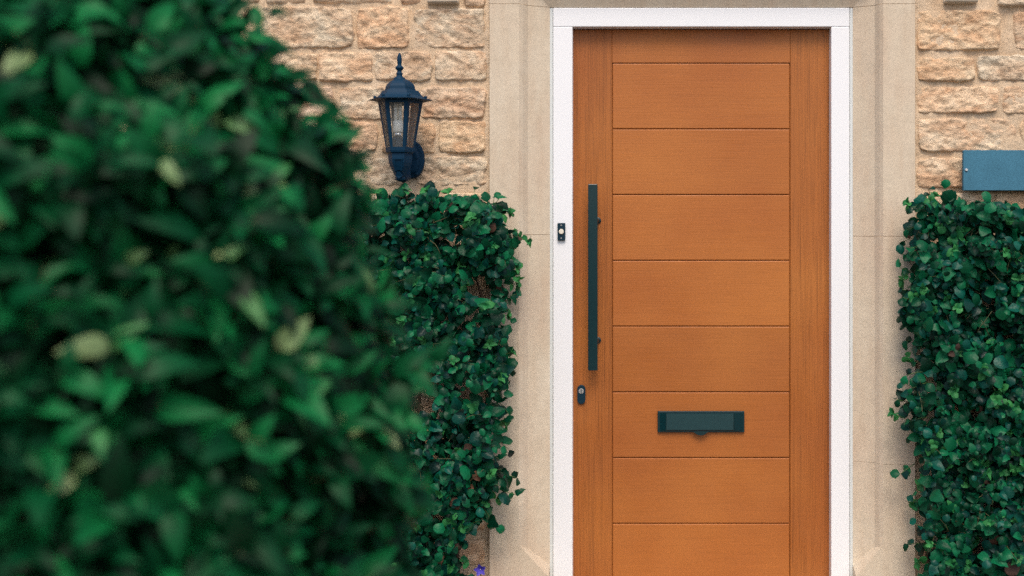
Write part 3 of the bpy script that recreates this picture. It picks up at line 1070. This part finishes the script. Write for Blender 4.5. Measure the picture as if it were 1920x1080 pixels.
def split_shown(A, n, depth_bias=None):
    """Indices of the n leaves that show largest, and the rest."""
    P, sz = A[0], A[3]
    px, py = to_px(P)
    dist = D + P[:, 1]
    score = sz / dist
    inside = (px > -20) & (px < 1940) & (py > -20) & (py < 1100)
    # only leaves at the front of their patch show
    cell = {}
    fr = np.zeros(len(P))
    gx, gy = (px // 34).astype(int), (py // 34).astype(int)
    for i in range(len(P)):
        c = (gx[i], gy[i])
        cell.setdefault(c, []).append(i)
    for c, ids in cell.items():
        ids.sort(key=lambda i: P[i, 1])
        for rnk, i in enumerate(ids):
            fr[i] = rnk
    R = frame_from(A[1], A[2])
    facing = np.abs(R[:, 1, 2])
    score = score * inside * (facing + 0.15) / (1 + fr * 0.8)
    order = np.argsort(-score)
    return order[:n], order[n:]

def plant(A, parent, mats, templates, n=300):
    a, b = split_shown(A, n)
    leaf_parts('leaf', parent, mats, *[q[a] for q in A], templates)
    leaf_mass('foliage', parent, mats, *[q[b] for q in A], templates)

def interp(tab, v):
    xs = [t[0] for t in tab]; ys = [t[1] for t in tab]
    return float(np.interp(v, xs, ys))

# ------------------------------------------------------------------ climbers
VM = [M['vine_dark'], M['vine_blue'], M['vine_young'], M['vine_dead']]
GRP = 'leafy climbers trained on the stone wall'

def climber(side, label, loc, edge, top, hole_fn, far, nshoots, explicit, seed):
    random.seed(seed)
    root = thing('climbing_plant', label, 'climbing plant', loc, GRP)
    def keepf(p):
        k = S * (D + p.y) / D
        px, py = p.x / k + VX, VY - (p.z - ZC) / k
        nz = noise.noise(Vector((px * 0.018, py * 0.018, seed))) * 16 + noise.noise(Vector((px * 0.06, py * 0.06, seed + 5))) * 9 - 11
        e = interp(edge, py)
        ok = (px < e + nz) if side < 0 else (px > e - nz)
        ok = ok and py > interp(top, px) + 9 - nz * 0.5 - 5 and p.z > 0.02
        ok = ok and ((px > far) if side < 0 else (px < far))
        if ok and hole_fn(px, py) and random.random() < 0.93:
            ok = False
        return ok and -0.34 < p.y < -0.03
    shoots = []
    tries = 0
    while len(shoots) < nshoots and tries < nshoots * 12:
        tries += 1
        if side < 0:
            px = random.uniform(far, 1000)
        else:
            px = random.uniform(1660, far)
        py = random.uniform(330, 1230)
        lump = noise.noise(Vector((px * 0.014, py * 0.014, seed + 2))) * 0.7 + noise.noise(Vector((px * 0.035, py * 0.035, seed + 3))) * 0.6
        depth = max(0.03, 0.12 + 0.17 * lump)
        y = -0.035 - depth * random.random() ** 0.55
        p = at(px, py, y)
        if not keepf(p):
            continue
        d = Vector((random.uniform(-.8, .8), -random.uniform(0.35, 1.1), random.uniform(-.45, .75)))
        shoots.append((p, d, random.uniform(0.05, 0.12), random.random() < 0.12 and py < 1200))
    extra = []
    py = 392
    while py < (1000 if side < 0 else 1075):
        e = interp(edge, py) - (14 if side < 0 else -14)
        L = random.uniform(18, 42); up = random.uniform(-26, 14)
        extra.append(((e + side * 26, py), (e - side * L * 0.8, py + up * 0.8), random.uniform(-0.17, -0.06)))
        py += random.uniform(18, 46)
    px = 700 if side < 0 else 1745
    while px < (925 if side < 0 else 1930):
        t0 = interp(top, px)
        if not (side > 0 and px > 1795):
            extra.append(((px, t0 + 26), (px + random.uniform(-14, 14), t0 - random.uniform(-4, 10)), random.uniform(-0.16, -0.07)))
        px += random.uniform(26, 60)
    explicit = list(explicit) + extra
    for (a, b, yy) in explicit:
        p0, p1 = at(*a, yy + 0.02), at(*b, yy)
        shoots.append((p0, (p1 - p0), (p1 - p0).length, random.random() < 0.2))
    ne = len(explicit)
    A1, st1 = grow(shoots[:-ne], keepf, 0.016, (0.020, 0.055), 0.35, 0.2, 6, 0.35)
    A2, st2 = grow(shoots[-ne:], lambda p: True, 0.021, (0.040, 0.056), 0.55, 0.2, 6, 0.30)
    A = [np.concatenate([x, y]) for x, y in zip(A1, A2)]
    plant(A, root, VM, VINE_T)
    # woody stems climbing from the soil, and the finer twigs
    random.seed(seed + 9)
    bx = [random.uniform(0.08, 0.92) for _ in range(9)]
    for i, f in enumerate(bx):
        px0 = (far + (900 - far) * f) if side < 0 else (1725 + (far - 1725) * f)
        pts = []
        base = at(px0, 1230, -0.05)
        x, y = base.x, base.y
        z = 0.0
        while z < 1.55:
            pts.append((x, y, z))
            z += 0.09; x += random.uniform(-.028, .028); y = min(-0.03, max(-0.10, y + random.uniform(-.012, .012)))
        bm = bmesh.new(); tube(bm, pts, 0.0095, 0.003, 8)
        finish(bm, 'stem', M['bark'], root, True)
    bm = bmesh.new()
    for path in st1[::5]:
        if len(path) > 2:
            tube(bm, path, 0.0013, 0.0008, 4)
    for k in range(70):                       # bare runners lying over the leaves
        px = random.uniform(690, 930) if side < 0 else random.uniform(1735, 2050)
        py = random.uniform(375, 1080)
        p = at(px, py, random.uniform(-0.20, -0.13)); d = Vector((random.uniform(-1, 1), random.uniform(-.3, .1), random.uniform(-0.6, 1))).normalized()
        path = [p.copy()]
        for q in range(4):
            d = (d + Vector((random.uniform(-.3, .3), random.uniform(-.15, .15), random.uniform(-.3, .2)))).normalized()
            p = p + d * random.uniform(0.012, 0.028); path.append(p.copy())
        if all(keepf(v) for v in path):
            tube(bm, path, 0.0014, 0.0009, 5)
    o = finish(bm, 'twigs', M['twig'], root, True); o['kind'] = 'stuff'
    for path in st2:
        if len(path) > 2:
            bm = bmesh.new(); tube(bm, path, 0.0014, 0.0009, 6)
            finish(bm, 'shoot', M['greentwig'], root, True)
    return root

edgeL = [(330, 925), (360, 938), (400, 948), (440, 958), (500, 962), (545, 962), (590, 945), (640, 958), (700, 952), (760, 944), (800, 925), (850, 935), (900, 938), (950, 925), (985, 905), (1020, 880), (1080, 885), (1240, 880)]
topL = [(300, 372), (640, 366), (740, 354), (800, 350), (860, 360), (905, 368), (940, 362), (1000, 380)]
def holeL(px, py):
    def el(cx, cy, rx, ry): return ((px - cx) / rx) ** 2 + ((py - cy) / ry) ** 2 < 1
    return el(790, 735, 38, 56) or el(890, 745, 30, 16) or el(908, 1035, 34, 60) or el(905, 540, 34, 26) or el(850, 450, 20, 16) or el(905, 985, 26, 20) or el(870, 600, 32, 10) or el(776, 690, 16, 20)
expL = [((925, 432), (992, 446), -0.12), ((905, 430), (975, 425), -0.10), ((940, 470), (978, 520), -0.12), ((925, 565), (966, 548), -0.12), ((930, 620), (962, 606), -0.12),
        ((935, 655), (966, 700), -0.10), ((925, 745), (972, 776), -0.13), ((918, 815), (962, 842), -0.13), ((915, 880), (978, 896), -0.15), ((925, 915), (974, 932), -0.14), ((905, 950), (935, 998), -0.14),
        ((915, 400), (942, 362), -0.12), ((935, 505), (975, 500), -0.12)]
climber(-1, 'dark green climber on the wall between the foreground shrub and the door, below the lantern', (at(760, 0, 0).x, -0.08, 0),
        edgeL, topL, holeL, 420, 2700, expL, 41)

edgeR = [(330, 1735), (365, 1722), (400, 1702), (440, 1712), (500, 1700), (560, 1694), (600, 1690), (650, 1708), (700, 1716), (745, 1702), (800, 1708), (850, 1716), (890, 1716), (940, 1724), (990, 1718), (1040, 1716), (1080, 1712), (1240, 1712)]
topR = [(1650, 375), (1735, 364), (1780, 366), (1800, 374), (1850, 372), (1900, 376), (1950, 380), (2200, 378)]
def holeR(px, py):
    def el(cx, cy, rx, ry): return ((px - cx) / rx) ** 2 + ((py - cy) / ry) ** 2 < 1
    return el(1730, 700, 12, 40) or el(1728, 900, 14, 40) or el(1727, 1020, 14, 45) or el(1795, 930, 14, 12) or el(1805, 770, 26, 20) or el(1850, 560, 24, 14) or el(1895, 640, 20, 14) or el(1840, 1030, 20, 22)
expR = [((1730, 420), (1688, 428), -0.12), ((1730, 395), (1704, 375), -0.12), ((1725, 515), (1692, 520), -0.12), ((1720, 590), (1684, 612), -0.12), ((1715, 755), (1668, 748), -0.12),
        ((1716, 790), (1676, 775), -0.12), ((1715, 870), (1682, 890), -0.12), ((1730, 930), (1710, 950), -0.10), ((1715, 640), (1700, 680), -0.1), ((1745, 375), (1740, 352), -0.1), ((1800, 370), (1768, 352), -0.1)]
climber(1, 'dark green climber on the wall right of the door, below the blue slate plaque', (at(1850, 0, 0).x, -0.08, 0),
        edgeR, topR, holeR, 2090, 2500, expR, 57)

# ------------------------------------------------------------------ violet bellflower
fl = at(901, 1067, -0.10)
flower = thing('bellflower', 'single violet-blue flower at the foot of the wall beside the climber', 'flower', (fl.x, fl.y, 0))
bm = bmesh.new(); tube(bm, [(fl.x - 0.03, fl.y + 0.02, 0), (fl.x - 0.02, fl.y + 0.02, 0.12), (fl.x - 0.004, fl.y + 0.012, 0.24), (fl.x, fl.y + 0.006, fl.z)], 0.0018, 0.0012, 7)
finish(bm, 'stem', M['greentwig'], flower, True)
tv, tf = leaf_template(0.62, 0.35, -0.30, 0.03, 77, 0.05)
for k in range(5):
    th = 2 * math.pi * k / 5 + 0.5
    me = bpy.data.meshes.new('petal')
    me.from_pydata([tuple(v) for v in tv], [], [tuple(int(q) for q in f) for f in tf])
    for p in me.polygons: p.use_smooth = True
    o = link('petal', me, M['petal'], flower)
    y = Vector((math.cos(th), -0.35, math.sin(th))).normalized()
    z = Vector((-0.2 * math.cos(th), -1, -0.2 * math.sin(th))); z = (z - z.dot(y) * y).normalized()
    x = y.cross(z)
    R = Matrix((x, y, z)).transposed().to_4x4()
    o.matrix_basis = Matrix.Translation(fl - Vector(flower.location)) @ R @ Matrix.Scale(0.026, 4)
bm = bmesh.new(); lathe(bm, [(0.0006, 0.006), (0.0016, 0.003), (0.002, 0)], (0, 0, 0), 8)
bmesh.ops.rotate(bm, verts=bm.verts, cent=(0, 0, 0), matrix=Matrix.Rotation(rad(90), 3, 'X'))
bmesh.ops.translate(bm, verts=bm.verts, vec=fl)
finish(bm, 'flower_centre', M['cream'], flower, True)

# ------------------------------------------------------------------ foreground shrub
random.seed(91)
YBSH = -2.35
def radius_px(py):
    return interp([(-420, 20), (-330, 130), (-150, 255), (0, 372), (60, 425), (150, 500), (230, 560), (300, 618), (400, 645), (540, 682), (650, 700), (800, 718), (1000, 740), (1400, 730), (1900, 620), (2150, 500)], py)
bc = at(70, 540, YBSH)
kb = S * (D + YBSH) / D
shrub = thing('clipped_shrub', 'large out-of-focus clipped green shrub in the left foreground', 'shrub', (bc.x, YBSH, 0))
def rz(z):
    # the silhouette is measured on the tangent towards the camera, a little in front of the axis
    py = VY - (z - ZC) / kb
    return radius_px(py) * kb * 0.97
zmax = ZC - (-420 - VY) * kb
def keep_b(p):
    if p.z < 0.05 or p.z > zmax + 0.03: return False
    r = math.hypot(p.x - bc.x, p.y - YBSH)
    n_ = noise.noise(Vector((p.x * 7, p.y * 7, p.z * 7))) * 0.05 + noise.noise(Vector((p.x * 17, p.y * 17, p.z * 17))) * 0.05
    return r < rz(p.z) + min(n_, 0.02) - 0.022
shoots = []
tries = 0
while len(shoots) < 7200 and tries < 200000:
    tries += 1
    z = random.uniform(0.12, zmax)
    th = random.uniform(-math.pi, math.pi)
    R_ = rz(z)
    if random.random() > R_ / 0.66: continue
    facing = -math.sin(th) * 0.5 + 0.5             # 1 towards the camera
    if random.random() > 0.35 + 0.65 * facing: continue
    depth = random.random() ** 1.2 * 0.20
    if depth < 0.09 and noise.noise(Vector((math.cos(th) * R_ * 9, math.sin(th) * R_ * 9, z * 9))) > 0.16: continue
    r = R_ - 0.075 - depth
    if r < 0.0: continue
    p = Vector((bc.x + r * math.cos(th), YBSH + r * math.sin(th), z))
    d = Vector((math.cos(th) + random.uniform(-.6, .6), math.sin(th) + random.uniform(-.6, .6), random.uniform(-0.1, 1.2)))
    shoots.append((p, d, random.uniform(0.07, 0.13), random.random() < 0.07))
# a few longer shoots that break the outline on the right
for px, py, dx, dz in ((612, 255, 0.5, 0.9), (655, 318, 0.55, 0.85), (745, 560, 0.6, 0.8), (480, 60, 0.6, 0.7), (760, 660, 0.9, 0.15), (515, 130, 0.8, 0.3)):
    p = at(px - 45, py + 50, YBSH - 0.03)
    shoots.append((p, (dx, 0, dz), 0.085, False))
A1, st1 = grow(shoots[:-6], keep_b, 0.019, (0.046, 0.086), 0.9, 0.2, 4, 0.15)
A2, st2 = grow(shoots[-6:], lambda p: True, 0.020, (0.055, 0.072), 1.2, 0.2, 4, 0.1)
A = [np.concatenate([x, y]) for x, y in zip(A1, A2)]
dead = A[5] == 3
BM_ = [M['bush_dark'], M['bush_mid'], M['bush_sheen'], M['vine_dead']]
A[5][dead & (rng.random(len(dead)) < 0.85)] = 0
A[3][A[5] == 3] *= 0.6
plant(A, shrub, BM_, BUSH_T)
bm = bmesh.new()
tube(bm, [(bc.x, YBSH, 0), (bc.x + 0.01, YBSH, 0.5), (bc.x - 0.01, YBSH + 0.01, 1.1), (bc.x, YBSH, 1.7), (bc.x, YBSH, min(zmax - 0.08, 2.1))], 0.035, 0.008, 12)
finish(bm, 'trunk', M['bark'], shrub, True)
for k in range(46):
    z = random.uniform(0.1, zmax - 0.35); th = random.uniform(0, 6.28); R_ = rz(z + 0.15) * 0.8
    p0 = Vector((bc.x, YBSH, z)); p1 = Vector((bc.x + R_ * math.cos(th), YBSH + R_ * math.sin(th), z + R_ * 0.45))
    mid = p0.lerp(p1, .5) + Vector((random.uniform(-.03, .03), random.uniform(-.03, .03), -0.02))
    bm = bmesh.new(); tube(bm, [p0, mid, p1], 0.011, 0.003, 7)
    finish(bm, 'branch', M['bark'], shrub, True)
bm = bmesh.new()
for path in st1[::6]:
    if len(path) > 2: tube(bm, path, 0.0016, 0.001, 4)
o = finish(bm, 'twigs', M['twig'], shrub, True); o['kind'] = 'stuff'
print('bush leaves', len(A[0]), 'dist', D + YBSH, 'zmax', zmax)
